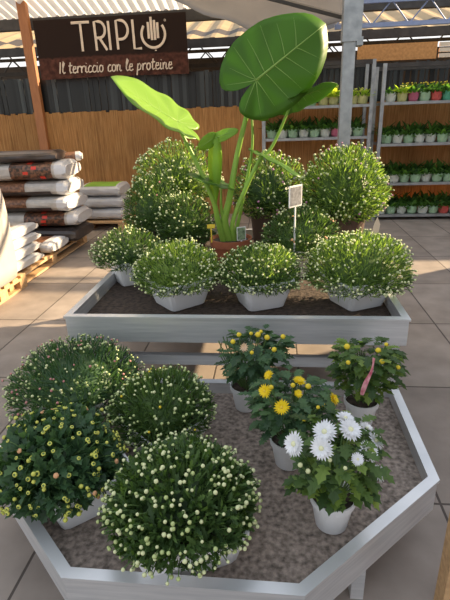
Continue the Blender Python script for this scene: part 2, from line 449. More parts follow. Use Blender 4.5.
for y in (9.6, 10.6, 11.8):
    z = 2.62 + (y - 8.6) * .2816 - .14
    pu.box((-9, y, z), (9, y + .1, z + .11), 'dark_steel')
pu.box((-9, 8.5, 2.50), (9, 8.62, 2.62), 'dark_steel')
tag(pu.build('beam_far_bay'), kind='structure')

fw = MB(); fw.box((-9, 13.4, 0), (9, 13.5, 2.85), 'dark_sheet'); tag(fw.build('wall_far'), kind='structure')

def truss(name, x0, x1, y, zb, zt, mat, n, rad=.022, web=.012, label=None, slope=0):
    t = empty(name, ((x0 + x1) / 2, y, 0), label, 'roof truss'); xc = (x0 + x1) / 2
    a = MB(); a.box((x0 - xc, -rad, zb - rad), (x1 - xc, rad, zb + rad), mat); a.build('bottom_chord', t)
    a = MB(); a.box((x0 - xc, -rad, zt - rad), (x1 - xc, rad, zt + rad), mat); a.build('top_chord', t)
    for i in range(n):
        xa = x0 - xc + (x1 - x0) * i / n; xm = xa + (x1 - x0) / n / 2; xb = xa + (x1 - x0) / n
        a = MB(); a.tube([(xa, 0, zb), (xm, 0, zt)], web, mat, 5); a.build('web_bar', t)
        a = MB(); a.tube([(xm, 0, zt), (xb, 0, zb)], web, mat, 5); a.build('web_bar', t)
    return tag(t, kind='structure')
truss('truss_blue', .66, 4.6, 6.0, 2.315, 2.545, 'blue_steel', 10, .022, .008, 'blue-grey lattice truss running from the steel column')
truss('truss_dark', -8, 6, 9.1, 2.28, 2.66, 'dark_steel', 20, .03, .012, 'dark lattice truss under the cream roof beyond the fence')
truss('truss_grey', -8, 6, 11.2, 2.3, 2.75, 'dark_steel', 16, .03, .014, 'farther dark lattice truss beyond the fence')
# sloping braces under the near roof
bb = MB()
for (a, b) in [((-1.25, 7.3, 3.05), (-.5, 5.2, 2.62)), ((-.4, 4.72, 2.475), (.62, 4.72, 2.195))]:
    bb = MB(); bb.tube([a, b], .022, 'dark_steel', 5); tag(bb.build('beam_brace'), kind='structure')

# steel column in the middle
cl = empty('steel_column', (.59, 4.3, 0), 'square galvanised steel column standing behind the raised bench', 'column')
a = MB(); a.box((-.047, -.047, 0), (.047, .047, 1.98), 'galv'); a.build('shaft', cl)
a = MB(); a.box((-.06, -.06, 1.96), (.085, .06, 3.6), 'galv'); a.build('bracket_sleeve', cl)
a = MB(); a.box((.05, -.062, 1.93), (.1, .062, 1.99), 'galv'); a.build('bracket_plate', cl)
a = MB(); a.box((-.1, -.1, 0), (.1, .1, .012), 'galv'); a.build('base_plate', cl)
tag(cl, kind='structure')

# brown post carrying the banner
p = MB(); p.box((-.065, -.04, 0), (.065, .04, 3.12), 'post_wood')
tag(p.build('wooden_post', loc=(-3.535, 7.36, 0)), 'brown painted wooden post rising from the reed fence beside the banner', 'post')

# shade screen hanging under the roof: a sagging rolled sheet
sv = []; nx, ny = 24, 8
for i in range(nx + 1):
    u = i / nx
    for j in range(ny + 1):
        w = j / ny
        x = -1.0 + 1.75 * u
        zl = 2.46 - .30 * min(1, u * 2.2) + .06 * max(0, u - .5)
        sv.append((x, 4.85 + .9 * w, zl + (.75 + .2 * u) * w - .10 * math.sin(math.pi * w) + .015 * math.sin(u * 22)))
sm = MB(); sm.add(sv, [(i * (ny + 1) + j, (i + 1) * (ny + 1) + j, (i + 1) * (ny + 1) + j + 1, i * (ny + 1) + j + 1) for i in range(nx) for j in range(ny)], 'screen')
so = sm.build('shade_screen', smooth=True); tag(so, 'beige fabric shade screen sagging under the roof above the big leaf', 'shade screen')
md = so.modifiers.new('thick', 'SOLIDIFY'); md.thickness = .006

# chipboard panel above the slats
a = MB(); a.box((1.17, 7.6, 2.1), (2.25, 7.64, 2.31), 'chip'); tag(a.build('chipboard_sheet'), 'orange-brown wooden panel fixed above the dark slats behind the racks', 'panel')
a = MB()
for k in range(3): a.box((2.28, 7.6, 2.11 + k * .07), (4.2, 7.63, 2.16 + k * .07), 'paper')
tag(a.build('trim_2'), kind='structure')

# unseen board wall added on the right, stepped in height to block the sun
wr = MB(); y = -4.0
while y < 6.4:
    hgt = 2.95 if y < 4.1 else (2.05 if y < 4.8 else (1.5 if y < 5.7 else .95))
    w = .16; wr.box((3.9, y, 0), (3.94, y + w, hgt + random.uniform(-.03, .03)), 'post_wood'); y += w + random.choice([.004, .01, .015])
wr.box((3.86, 3.95, 2.58), (3.9, 4.72, 3.3), 'post_wood'); wr.box((3.9, 4.0, 0), (3.98, 4.1, 3.3), 'post_wood')  # valance board and post added to shade the back-left plant
tag(wr.build('unseen_shade_boards'), kind='structure')

# ------------------------------------------------------------------ banner and lettering
bn = empty('banner', (-2.29, 7.28, 2.02), 'dark brown fabric banner with TRIPLO lettering hung over the fence', 'banner')
vs = []; NX, NZ = 20, 6
for i in range(NX + 1):
    for j in range(NZ + 1):
        u, w = i / NX, j / NZ
        vs.append((-1.09 + 2.18 * u, .012 * math.sin(u * 9) * (1 - w), .76 * w + .012 * math.sin(math.pi * u) * (1 - w)))
cm = MB(); cm.add(vs, [(i * (NZ + 1) + j, (i + 1) * (NZ + 1) + j, (i + 1) * (NZ + 1) + j + 1, i * (NZ + 1) + j + 1) for i in range(NX) for j in range(NZ)], 'banner')
co = cm.build('cloth', bn); md = co.modifiers.new('thick', 'SOLIDIFY'); md.thickness = .003
def stroke(mb, pts, w): mb.tube([(x, -.022, z) for x, z in pts], w, 'letter', 6, .25)
def arc(cx, cz, rx, rz, a0, a1, n=14): return [(cx + rx * math.cos(R(a0 + (a1 - a0) * i / n)), cz + rz * math.sin(R(a0 + (a1 - a0) * i / n))) for i in range(n + 1)]
W = .017
zt, zb = .70, .345
def letter(strokes, w=W, nm='lettering'):
    mb = MB()
    for s in strokes: stroke(mb, s, w)
    return mb
letter([[(-.53, zt), (-.27, zt)], [(-.40, zt), (-.405, zb)]]).build('lettering', bn)
letter([[(-.20, zb), (-.20, zt), (-.14, zt)] , arc(-.14, .6, .085, .1, 90, -90), [(-.2, .5), (-.14, .5)], [(-.145, .5), (-.05, zb)]]).build('lettering', bn)
letter([[(.0, zb), (.0, zt)]]).build('lettering', bn)
letter([[(.11, zb), (.11, zt), (.17, zt)], arc(.17, .585, .1, .115, 90, -90), [(.11, .47), (.17, .47)]]).build('lettering', bn)
letter([[(.345, zt), (.345, zb), (.45, zb)]]).build('lettering', bn)
lg = MB()
stroke(lg, arc(.625, .51, .165, .165, 140, 400, 26), W)
for dx, z0, z1 in ((-.065, .46, .66), (-.022, .44, .72), (.022, .44, .68), (.065, .46, .65)): stroke(lg, [(.625 + dx, z0), (.625 + dx, z1)], .017)
lg.tube([(.645, -.022, .305), (.645, -.022, .318)], .013, 'letter', 6, .25)
stroke(lg, arc(.80, .672, .012, .012, 0, 360, 8), .004)
lg.build('logo', bn)
# the handwritten line
G = {
 'I': ([[(.05, 0), (.1, .95)]], .2),
 'l': ([[(.05, .3), (.22, .85), (.14, 1.0), (.08, .7), (.08, .15), (.16, 0), (.28, .1)]], .26),
 't': ([[(.14, .9), (.1, .2), (.16, 0), (.28, .1)], [(0, .6), (.3, .64)]], .3),
 'e': ([[(.05, .28), (.28, .36), (.24, .56), (.12, .56), (.05, .3), (.1, .04), (.22, 0), (.36, .12)]], .34),
 'r': ([[(.05, .55), (.08, .0)], [(.08, .3), (.16, .52), (.3, .55), (.28, .45)]], .32),
 'i': ([[(.08, .55), (.07, .1), (.13, 0), (.22, .08)], [(.1, .75), (.12, .79)]], .22),
 'c': ([[(.3, .5), (.18, .57), (.06, .35), (.08, .06), (.2, 0), (.34, .1)]], .33),
 'o': ([arc(.18, .28, .14, .28, 90, 450, 10) + [(.34, .45)]], .37),
 'n': ([[(.05, .55), (.07, 0)], [(.07, .32), (.18, .56), (.28, .5), (.28, .1), (.34, 0), (.42, .08)]], .42),
 'p': ([[(.08, .55), (.03, -.4)], [(.07, .35), (.2, .57), (.33, .42), (.28, .08), (.14, .02), (.06, .12)]], .4),
 ' ': ([], .28)}
txt = 'Il terriccio con le proteine'
tot = sum(G[c][1] for c in txt); sx = 1.66 / tot; hz = .155; x = -.80
for c in txt:
    if c != ' ':
        letter([[(x + px_ * sx + .12 * pz_ * hz, .072 + pz_ * hz) for px_, pz_ in s] for s in G[c][0]], .0085).build('lettering', bn)
    x += G[c][1] * sx

# ------------------------------------------------------------------ display benches
def inset(poly, d):
    n = len(poly); out = []
    for i in range(n):
        p0, p1, p2 = Vector(poly[i - 1]), Vector(poly[i]), Vector(poly[(i + 1) % n])
        e1 = (p1 - p0).normalized(); e2 = (p2 - p1).normalized()
        n1 = Vector((-e1.y, e1.x)); n2 = Vector((-e2.y, e2.x))
        k = (n1 + n2).normalized(); out.append(tuple(p1 + k * (d / max(.2, k.dot(n1)))))
    return out
def bench(label, poly, zt, zb, zs, soil, legs, bars, cap=.034):
    c = (sum(p[0] for p in poly) / len(poly), sum(p[1] for p in poly) / len(poly))
    t = empty('display_bench', (c[0], c[1], 0), label, 'bench')
    pl = [(x - c[0], y - c[1]) for x, y in poly]
    i1 = inset(pl, cap); i0 = inset(pl, .006); i2 = inset(pl, .010); n = len(pl)
    a = MB(); a.prism(i2, zb + .012, zs, soil); a.build('tray_lining', t)
    for i in range(n):
        j = (i + 1) % n
        a = MB()
        a.prism([i0[i], i0[j], i2[j], i2[i]], zb, zt - .006, 'alu')              # upright side
        a.prism([pl[i], pl[j], i1[j], i1[i]], zt - .010, zt, 'alu')             # folded rim
        k2 = inset(pl, cap - .004)
        a.prism([k2[i], k2[j], i1[j], i1[i]], zs - .01, zt - .009, 'alu')         # inner return
        a.build('rim_panel', t)
    for (x, y) in legs:
        a = MB(); a.box((x - c[0] - .02, y - c[1] - .02, 0), (x - c[0] + .02, y - c[1] + .02, zb + .014), 'alu'); a.build('leg', t)
    for (p0, p1) in bars:
        a = MB(); a.box((p0[0] - c[0], p0[1] - c[1], p0[2]), (p1[0] - c[0], p1[1] - c[1], p1[2]), 'alu'); a.build('crossbar', t)
    return t
bench('raised rectangular aluminium bench holding the large plants and the elephant ear', [(-.978, 1.936), (.598, 1.936), (.598, 3.72), (-.978, 3.72)], .60, .47, .535, 'peat',
      [(-.93, 1.99), (.55, 1.99), (.55, 3.66), (-.93, 3.66)], [((-.93, 1.972, .335), (.55, 2.004, .385)), ((-.93, 3.65, .335), (.55, 3.68, .385))])
bench('low angled aluminium bench with grey mat in front of the raised bench', [(-.568, .86), (.085, .855), (.555, 1.296), (.555, 1.904), (-1.04, 1.904), (-1.04, 1.296)], .30, .17, .245, 'felt',
      [(.27, 1.1), (-.72, 1.1), (.5, 1.86), (-.98, 1.86)], [])

# ------------------------------------------------------------------ chrysanthemums
SQ = 9
def sp(r, rb, h, rot, mat='pot_white', sq=SQ): return (r, rb, h, R(rot), mat, sq)
cream = [('cream', 8), ('green', 2)]
# front bench
Zl = .246
chrysanthemum((-.265, 1.06, Zl), 'round chrysanthemum dense with pale cream buds, nearest on the low bench', .218, .145, .165, sp(.168, .135, .13, 22), 2500, 400, [('cream', 6), ('green', 4)], .0056, .042, .016, LOBED, 'chrys', 100, prot=.11, low=-.42, upness=.5, shift=(.003, -.022))
chrysanthemum((-.64, 1.20, Zl), 'chrysanthemum with ring-shaped yellow-green buds and broad lobed leaves, at the low bench\'s left corner', .198, .165, .16, sp(.145, .108, .14, 41), 1600, 230, [('ring', 9), ('apricot', 1), ('lime', 2)], .0066, .056, .034, LOBED, 'chrys_b', 100, prot=.12, low=-.7, shift=(-.055, -.02), upness=.2)
chrysanthemum((-.83, 1.66, Zl), 'wide dark chrysanthemum with tiny pink-tinged buds, at the back left of the low bench', .275, .19, .155, sp(.12, .09, .12, 15), 2900, 420, [('green', 6), ('cream', 3), ('pink', 2)], .005, .045, .015, NARROW, 'chrys_b', 100, prot=.07, low=-.5, upness=.9)  # darker leaf colour partly stands in for shade on this plant
chrysanthemum((-.42, 1.50, Zl), 'dark green chrysanthemum with a few open yellow buds, in the middle of the low bench', .2, .15, .155, sp(.14, .11, .13, 50), 2100, 300, [('green', 10), ('cream', 4), ('yellow', .4)], .0052, .045, .015, NARROW, 'chrys', 100, prot=.07, low=-.5, upness=.7)
# raised bench, front row
U = .537
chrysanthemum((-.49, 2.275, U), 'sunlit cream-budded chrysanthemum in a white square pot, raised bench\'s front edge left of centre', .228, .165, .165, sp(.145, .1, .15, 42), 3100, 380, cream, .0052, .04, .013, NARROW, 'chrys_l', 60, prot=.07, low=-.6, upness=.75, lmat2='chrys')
chrysanthemum((-.065, 2.27, U), 'cream-budded chrysanthemum in a white square pot, directly in front of the terracotta pot', .21, .15, .16, sp(.14, .095, .15, 24), 2800, 320, cream, .0052, .04, .013, NARROW, 'chrys', 60, prot=.06, low=-.6, upness=.7, lmat2='chrys_l')
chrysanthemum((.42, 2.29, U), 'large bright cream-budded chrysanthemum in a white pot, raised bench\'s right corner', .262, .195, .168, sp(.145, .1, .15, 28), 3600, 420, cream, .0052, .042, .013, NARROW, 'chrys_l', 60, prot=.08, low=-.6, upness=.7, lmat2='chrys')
chrysanthemum((-.85, 2.62, U), 'small round cream-budded chrysanthemum at the raised bench\'s left edge',   .215, .16, .165, sp(.115, .08, .15, 36), 1900, 210, cream, .0056, .04, .013, NARROW, 'chrys', 60, prot=.06, low=-.5, upness=.7)
# raised bench, second row and back
chrysanthemum((.165, 2.78, U), 'shaded chrysanthemum with apricot buds around the little price sign', .235, .205, .20, sp(.12, .09, .17, 20), 2100, 190, [('green', 5), ('cream', 4), ('apricot', 1.6)], .0062, .045, .017, NARROW, 'chrys', prot=.06, low=-.6)
chrysanthemum((-.56, 2.96, U), 'dark chrysanthemum with sparse cream buds just left of the thick stems', .195, .22, .25, sp(.13, .1, .2, 0, 'pot_dark', 2), 2100, 150, cream, .0062, .045, .018, NARROW, 'chrys', prot=.05, low=-.75)
chrysanthemum((-.80, 3.12, U), 'chrysanthemum with cream and rosy buds, behind the small one at the left edge', .21, .26, .31, sp(.13, .1, .22, 0, 'pot_dark', 2), 2300, 180, [('cream', 7), ('pink', 1)], .0062, .045, .018, NARROW, 'chrys', prot=.05, low=-.8)
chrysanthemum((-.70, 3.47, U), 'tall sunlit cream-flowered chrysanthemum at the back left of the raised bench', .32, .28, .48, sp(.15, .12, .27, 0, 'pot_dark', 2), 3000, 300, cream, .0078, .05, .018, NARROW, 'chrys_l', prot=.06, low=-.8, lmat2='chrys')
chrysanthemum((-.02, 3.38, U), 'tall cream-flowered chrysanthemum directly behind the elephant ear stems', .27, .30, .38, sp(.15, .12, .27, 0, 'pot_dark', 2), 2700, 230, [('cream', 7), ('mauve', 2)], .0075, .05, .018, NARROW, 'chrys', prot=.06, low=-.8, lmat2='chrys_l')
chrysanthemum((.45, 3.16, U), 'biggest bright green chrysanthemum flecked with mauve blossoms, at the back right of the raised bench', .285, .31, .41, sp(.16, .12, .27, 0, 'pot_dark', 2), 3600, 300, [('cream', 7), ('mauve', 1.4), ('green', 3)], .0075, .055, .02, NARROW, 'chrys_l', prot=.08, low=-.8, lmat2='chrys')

# ------------------------------------------------------------------ small potted daisies on the low bench
def daisy(loc, label, flowers, buds, petal, disc, budkind, h0, h1, rad, nleaf, mat, mat2=None, leaf=.062, nf=20, potoff=.045, lean=(0, 0), top=.8):
    t = empty('potted_daisy', loc, label, 'plant')
    pm = MB()
    pm.lathe([(.045, 0), (.049, .004), (.064, .094), (.069, .094), (.070, .116), (.066, .116), (.061, .096)], 'pot_white', 32, (0, potoff, 0))
    pm.lathe([(.064, .1), (.001, .104)], 'peat', 20, (0, potoff, 0), cap0=False, cap1=True)
    pm.build('pot', t)
    mb = MB()
    ax = lambda f: Vector((lean[0] * f, potoff * (1 - f) + lean[1] * f, .09 + f * (h1 - .09)))
    for i in range(nleaf):
        f = random.uniform(.36, 1); a = random.uniform(0, 2 * math.pi)
        rr = rad * (.5 + .65 * math.sin(min(1, f * 1.0) * math.pi * .75)) * random.uniform(.3, 1)
        d = Vector((math.cos(a), math.sin(a), random.uniform(-.35, .55)))
        p = ax(f) + Vector((math.cos(a) * rr * .75, math.sin(a) * rr * .75, 0))
        add_leaf(mb, p, d, (0, 0, 1), leaf * random.uniform(.7, 1.2), leaf * random.uniform(.6, .85), mat2 if mat2 and random.random() < .3 else mat, LOBED, random.uniform(.1, .5), .15)
    heads = [(Vector(f[:3]), f[3]) for f in flowers] + [(Vector(f[:3]), f[3]) for f in buds]
    for p, r in heads:
        mb.tube([(p.x * .12, potoff + p.y * .1, .09), (p.x * .55, potoff * .5 + p.y * .5, .09 + (p.z - .09) * .55), p], .0026, 'stalk', 5)
    for k in range(14):
        a = random.uniform(0, 6.28); q = Vector((math.cos(a) * rad * .8, math.sin(a) * rad * .8 + potoff * .4, h1 * random.uniform(.7, .95)))
        mb.tube([(q.x * .12, potoff, .09), (q.x * .6, potoff * .6 + q.y * .4, q.z * .6), q], .0024, 'stalk', 4)
    mb.build('foliage', t)
    for (x, y, z, r) in flowers:
        d = Vector((x * 2.2, y * 2.0 - .05, .22 + random.uniform(-.05, .08)))
        flower_head(t, (x, y, z), d, r * .9, petal, disc, nf)
    for (x, y, z, r) in buds:
        o = BUD[budkind].build('bud', t, smooth=True)
        o.matrix_local = Matrix.Translation((x, y, z)) @ frame((x, y - .05, .25)).to_4x4() @ Matrix.Scale(r * .8, 4)
    return t
V = [(-.127, -.1, .413, .036), (-.049, -.07, .43, .036), (-.061, -.12, .419, .034), (.016, .02, .408, .03), (.022, -.03, .409, .037), (.078, .03, .37, .026), (.098, 0, .353, .03), (.07, -.05, .355, .034), (.104, -.04, .277, .028)]
V.append((.032, -.1, .372, .02)); VB = [(-.092, -.11, .336, .009), (-.112, -.1, .346, .009), (-.041, -.13, .391, .007), (-.002, -.13, .368, .007)]
daisy((.185, 1.10, .246), 'small pot of white daisies at the low bench\'s right edge', V, VB, 'petal_white', 'disc_pale', 'cream', .34, .375, .135, 260, 'chrys', 'chrys_l', .056, 24)
Uf = [(-.072, -.04, .419, .02), (-.082, -.13, .416, .025), (-.032, -.17, .387, .027), (.028, .01, .368, .026), (.136, -.04, .334, .025), (.02, -.09, .384, .016)]
UB = [(.057, -.01, .362, .013), (.007, -.01, .365, .011), (-.065, -.09, .405, .011), (.035, -.17, .346, .008), (.08, -.12, .356, .008), (.1, -.08, .34, .008)]
daisy((.06, 1.37, .246), 'small pot of open yellow daisies just behind the white ones', Uf, UB, 'petal_yellow', 'disc_yellow', 'yellow', .3, .36, .145, 260, 'chrys_b', None, .055, 18)
TF = [(.007, -.14, .389, .02)]
TB = [(-.038, -.1, .393, .013), (-.019, -.04, .394, .013), (.028, -.02, .39, .01), (.057, -.06, .405, .015), (.067, 0, .39, .01), (.092, -.04, .383, .015), (.154, -.06, .398, .013), (.12, -.12, .372, .013), (.038, -.17, .384, .01)]
daisy((-.115, 1.72, .246), 'small dark daisy pot with closed yellow buds at the low bench\'s back edge', TF, TB, 'withered', 'withered', 'yellow', .3, .375, .135, 250, 'chrys_b', None, .06, 12, lean=(.06, -.03))
WB = [(-.085, -.03, .389, .015), (-.091, -.11, .366, .011), (.029, -.03, .375, .014), (.034, -.08, .356, .013), (.093, -.08, .333, .011), (.066, .01, .38, .01)]
daisy((.36, 1.63, .246), 'small pale-green daisy pot with a pink ribbon tag in the back right corner', [], WB, 'petal_yellow', 'disc_yellow', 'yellow', .3, .375, .125, 250, 'chrys', 'chrys_l', .058, 12)

# ------------------------------------------------------------------ elephant ear
BASE = Vector((-.26, 2.82, .537))
al = empty('elephant_ear', BASE, 'tall elephant ear with one huge heart-shaped leaf in a terracotta pot', 'plant')
pm = MB()
pm.lathe([(.085, 0), (.09, .005), (.118, .17), (.128, .172), (.13, .215), (.122, .215), (.115, .19)], 'pot_terra', 36)
pm.build('pot', al)
pm = MB(); pm.lathe([(.118, .195), (.05, .202), (.001, .205)], 'peat', 24, cap0=False, cap1=True); pm.build('soil', al)
L_ = lambda p: Vector(p) - BASE
def curve(pts, n=8):
    out = []; P = [Vector(p) for p in pts]; P = [P[0] * 2 - P[1]] + P + [P[-1] * 2 - P[-2]]
    for i in range(1, len(P) - 2):
        for k in range(n):
            t = k / n; a, b, c, d = P[i - 1], P[i], P[i + 1], P[i + 2]
            out.append(.5 * ((2 * b) + (c - a) * t + (2 * a - 5 * b + 4 * c - d) * t * t + (3 * b - a - 3 * c + d) * t ** 3))
    out.append(P[-2]); return out
def petiole(pts, r0, r1):
    c = curve([L_(p) for p in pts]); n = len(c)
    a = MB(); a.tube(c, [r0 + (r1 - r0) * (i / (n - 1)) ** .7 for i in range(n)], 'petiole', 10); return a.build('petiole', al, smooth=True)
foot = (-.262, 2.81, .73)
petiole([foot, (-.29, 2.76, .86), (-.255, 2.74, 1.0), (-.197, 2.735, 1.271), (-.1, 2.715, 1.605)], .031, .011)
petiole([(-.30, 2.8, .73), (-.325, 2.74, .87), (-.345, 2.7, 1.0), (-.434, 2.68, 1.227), (-.525, 2.65, 1.43)], .024, .008)
petiole([(-.235, 2.8, .73), (-.235, 2.76, .88), (-.096, 2.8, 1.181), (-.005, 2.85, 1.285), (.101, 2.9, 1.51)], .018, .007)
petiole([(-.24, 2.84, .73), (-.19, 2.83, .95), (-.126, 2.85, 1.26), (-.128, 2.9, 1.49)], .014, .006)
petiole([(-.27, 2.79, .73), (-.3, 2.74, .9), (-.30, 2.7, 1.0), (-.293, 2.69, 1.085)], .013, .005)
OUT = [(0, 1.0), (12, .93), (25, .80), (40, .67), (55, .57), (70, .505), (90, .45), (110, .42), (130, .41), (145, .405), (158, .38), (168, .28), (175, .14), (180, .06)]
def out_r(a):
    a = abs(a)
    for (a0, r0), (a1, r1) in zip(OUT, OUT[1:]):
        if a <= a1: return r0 + (r1 - r0) * (a - a0) / (a1 - a0)
    return .06
def ear_leaf(A, tip, V, mat='alo', cup=.12, droop=.1, wave=.015, vein=True, vr=.0045):
    """A = where the petiole meets the blade, tip = leaf tip, V = sideways half-width direction"""
    A = L_(A); Uv = L_(tip) - A; V = Vector(V); ln = Uv.length; un = Uv.normalized(); V = V - un * V.dot(un); vn = V.normalized(); wsc = V.length / ln / .45
    nn = un.cross(vn).normalized()
    def P(a, k, lift=0.0):
        r = out_r(a) * k; u = r * math.cos(R(a)); v = r * math.sin(R(a))
        z = cup * abs(v) * (1 + .0) * wsc - droop * u * abs(u) + wave * math.sin(R(a) * 9) * k * k
        return A + Uv * u + vn * (v * ln * wsc) + nn * (ln * z) + nn * lift
    mb = MB(); NA, NK = 72, 8
    vs = [A.copy()]
    for k in range(1, NK + 1):
        for i in range(NA): vs.append(P(-180 + 360 * i / NA, k / NK))
    fs = [(0, 1 + i, 1 + (i + 1) % NA) for i in range(NA)]
    for k in range(NK - 1):
        for i in range(NA): fs.append((1 + k * NA + i, 1 + (k + 1) * NA + i, 1 + (k + 1) * NA + (i + 1) % NA, 1 + k * NA + (i + 1) % NA))
    mb.add(vs, fs, mat); lf = mb.build('leaf', al, smooth=True)
    md = lf.modifiers.new('thick', 'SOLIDIFY'); md.thickness = .0015; md.offset = 0
    if vein:
        vb = MB()
        vb.tube([P(0, k / 8 * .97) for k in range(9)], [vr * 1.5 * (1 - .75 * k / 8) for k in range(9)], 'alo_vein', 6)
        for s in (1, -1):
            for f0, ae in ((.0, 150), (.0, 118), (.0, 88), (.12, 66), (.25, 48), (.4, 33), (.56, 20)):
                p0 = (f0, 0.0); r = out_r(ae) * .93; p1 = (r * math.cos(R(ae)), s * r * math.sin(R(ae)))
                pts = []
                for q in range(7):
                    w = q / 6; u = p0[0] + (p1[0] - p0[0]) * w; v = (p1[1]) * (w ** 1.12)
                    a = math.degrees(math.atan2(v, u)); rr = math.hypot(u, v); k = rr / max(1e-4, out_r(a))
                    pts.append(P(a, min(k, .98)))
                vb.tube(pts, [vr * .62 * (1 - .7 * q / 6) for q in range(7)], 'alo_vein', 5)
        vb.build('veins', lf, smooth=True)
    return lf
ear_leaf((-.092, 2.705, 1.618), (.277, 2.86, 1.892), (-.13, .0, .165), 'alo', -.10, .06)
ear_leaf((-.515, 2.65, 1.43), (-.827, 2.52, 1.625), (.02, .2, .04), 'alo_sunlit_lime', -.1, .08, vr=.003)
ear_leaf((.101, 2.9, 1.512), (.335, 2.93, 1.625), (.02, .17, -.035), 'alo', -.12, .15, vr=.003)
ear_leaf((-.128, 2.9, 1.492), (-.04, 2.8, 1.455), (.04, .05, .02), 'alo_sunlit_lime', -.1, .3, vr=.002)
ear_leaf((-.05, 2.80, 1.235), (.16, 2.62, 1.165), (.01, .1, -.01), 'alo', -.1, .15, vr=.002)
ear_leaf((-.293, 2.69, 1.085), (-.475, 2.58, 1.14), (-.03, .09, .015), 'alo', -.1, .1, vr=.002)
# leaf still half unrolled, standing upright beside the main stalk
mb = MB(); vs = []; NA, NK = 14, 16
for k in range(NK + 1):
    f = k / NK; c = L_((-.335 + .02 * f, 2.70, .97 + .36 * f)); r = .008 + .024 * math.sin(math.pi * (f ** 1.2) * .86)
    for i in range(NA + 1):
        a = R(-120 + 300 * i / NA) ; q = r * (1 + .35 * i / NA)
        vs.append(c + Vector((math.cos(a) * q, math.sin(a) * q * .7, .03 * i / NA * f)))
mb.add(vs, [(k * (NA + 1) + i, (k + 1) * (NA + 1) + i, (k + 1) * (NA + 1) + i + 1, k * (NA + 1) + i + 1) for k in range(NK) for i in range(NA)], 'alo_sunlit_lime')
tag(mb.build('leaf', al, smooth=True), 'young leaf still half unrolled')
ear_leaf((-.31, 2.70, 1.34), (-.2, 2.66, 1.385), (0, .012, .03), 'alo_sunlit_lime', -.15, .2, vr=.002)
ear_leaf((-.335, 2.70, 1.335), (-.405, 2.66, 1.285), (.03, .02, -.02), 'alo_sunlit_lime', -.15, .2, vr=.0015)

# ------------------------------------------------------------------ signs and tags stuck among the plants
def flat_sign(name, label, cat, loc, w, h, rz, stick, mats, lean=0.0, frame_w=.008):
    t = empty(name, loc, label, cat, rz=R(rz))
    a = MB(); a.box((-w / 2, -.003, stick), (w / 2, .003, stick + h), mats[0]); a.build('board', t)
    if mats[1]:
        a = MB(); a.box((-w / 2 + frame_w, -.0045, stick + frame_w), (w / 2 - frame_w, -.003, stick + h - frame_w), mats[1]); a.build('printed_face', t)
    if stick > .01:
        a = MB(); a.box((-.004, -.003, 0), (.004, .003, stick + .004), mats[0]); a.build('stick', t)
    return t
flat_sign('price_sign', 'small grey price sign in a white frame on a stick', 'sign', (.118, 2.60, .70), .11, .115, 50, .275, ('card', 'card_grey'))
flat_sign('plant_tag', 'small yellow plant tag on a stick before the thick stems', 'tag', (-.36, 2.67, .76), .045, .022, 10, .085, ('yellow_card', None))
flat_sign('plant_label', 'dark photo label standing in the terracotta pot', 'tag', (-.19, 2.74, .735), .055, .08, 20, .02, ('card', 'dark_card'), 0, .004)
a = MB(); a.add([(-.02, 0, 0), (.02, 0, 0), (.03, .01, .11), (.006, .012, .15), (-.012, .008, .1), (-.02, .003, 0), (.02, .003, 0), (.03, .013, .11), (.006, .015, .15), (-.012, .011, .1)],
      [(0, 1, 2, 3, 4), (9, 8, 7, 6, 5), (0, 5, 6, 1), (1, 6, 7, 2), (2, 7, 8, 3), (3, 8, 9, 4), (4, 9, 5, 0)], 'paper')
a.box((-.004, 0, -.19), (.004, .003, .01), 'paper')
o = a.build('paper_tag', loc=(.575, 2.72, .735)); o.rotation_euler = (0, R(6), R(20)); tag(o, 'curled cream paper tag behind the plant at the raised bench\'s right corner', 'tag')
mb = MB(); pts = curve([(.36 - .046, 1.46, .515), (.36 - .035, 1.465, .56), (.36 - .012, 1.49, .60), (.36 - .004, 1.51, .637)], 5)
vs = []
for i, p in enumerate(pts):
    w = .006 + .003 * math.sin(i * .4); vs += [p + Vector((-w, 0, .003)), p + Vector((w, .004, -.003))]
mb.add(vs, [(2 * i, 2 * i + 1, 2 * i + 3, 2 * i + 2) for i in range(len(pts) - 1)], 'pink_paper')
o = mb.build('ribbon_tag'); md = o.modifiers.new('thick', 'SOLIDIFY'); md.thickness = .0012
tag(o, 'narrow pink printed ribbon tag hanging on the pale-green daisy', 'tag')

# ------------------------------------------------------------------ racks with seedlings
def rack(label, x0, x1, y0, y1, shelves, ztop):
    xc = (x0 + x1) / 2; t = empty('plant_rack', (xc, (y0 + y1) / 2, 0), label, 'rack', 'plant racks by the fence')
    hx, hy = (x1 - x0) / 2, (y1 - y0) / 2
    for sx in (-1, 1):
        for sy in (-1, 1):
            a = MB(); a.box((sx * hx - .022, sy * hy - .022, 0), (sx * hx + .022, sy * hy + .022, ztop), 'galv'); a.build('post', t)
    for z in shelves:
        a = MB(); a.box((-hx + .022, -hy - .01, z - .035), (hx - .022, hy + .01, z), 'galv'); a.build('shelf', t)
    a = MB()
    for sy in (-1, 1): a.box((-hx, sy * hy - .02, ztop - .05), (hx, sy * hy + .02, ztop), 'dark_steel')
    a.build('top_rail', t)
    return t
rack('galvanised plant rack at the right, its top shelf lined with coloured sleeves', 1.40, 2.78, 6.8, 7.3, (.08, .515, 1.03, 1.545), 2.0)
rack('galvanised plant rack partly hidden behind the steel column', -.14, 1.27, 6.85, 7.33, (.08, .62, 1.135, 1.535), 2.06)

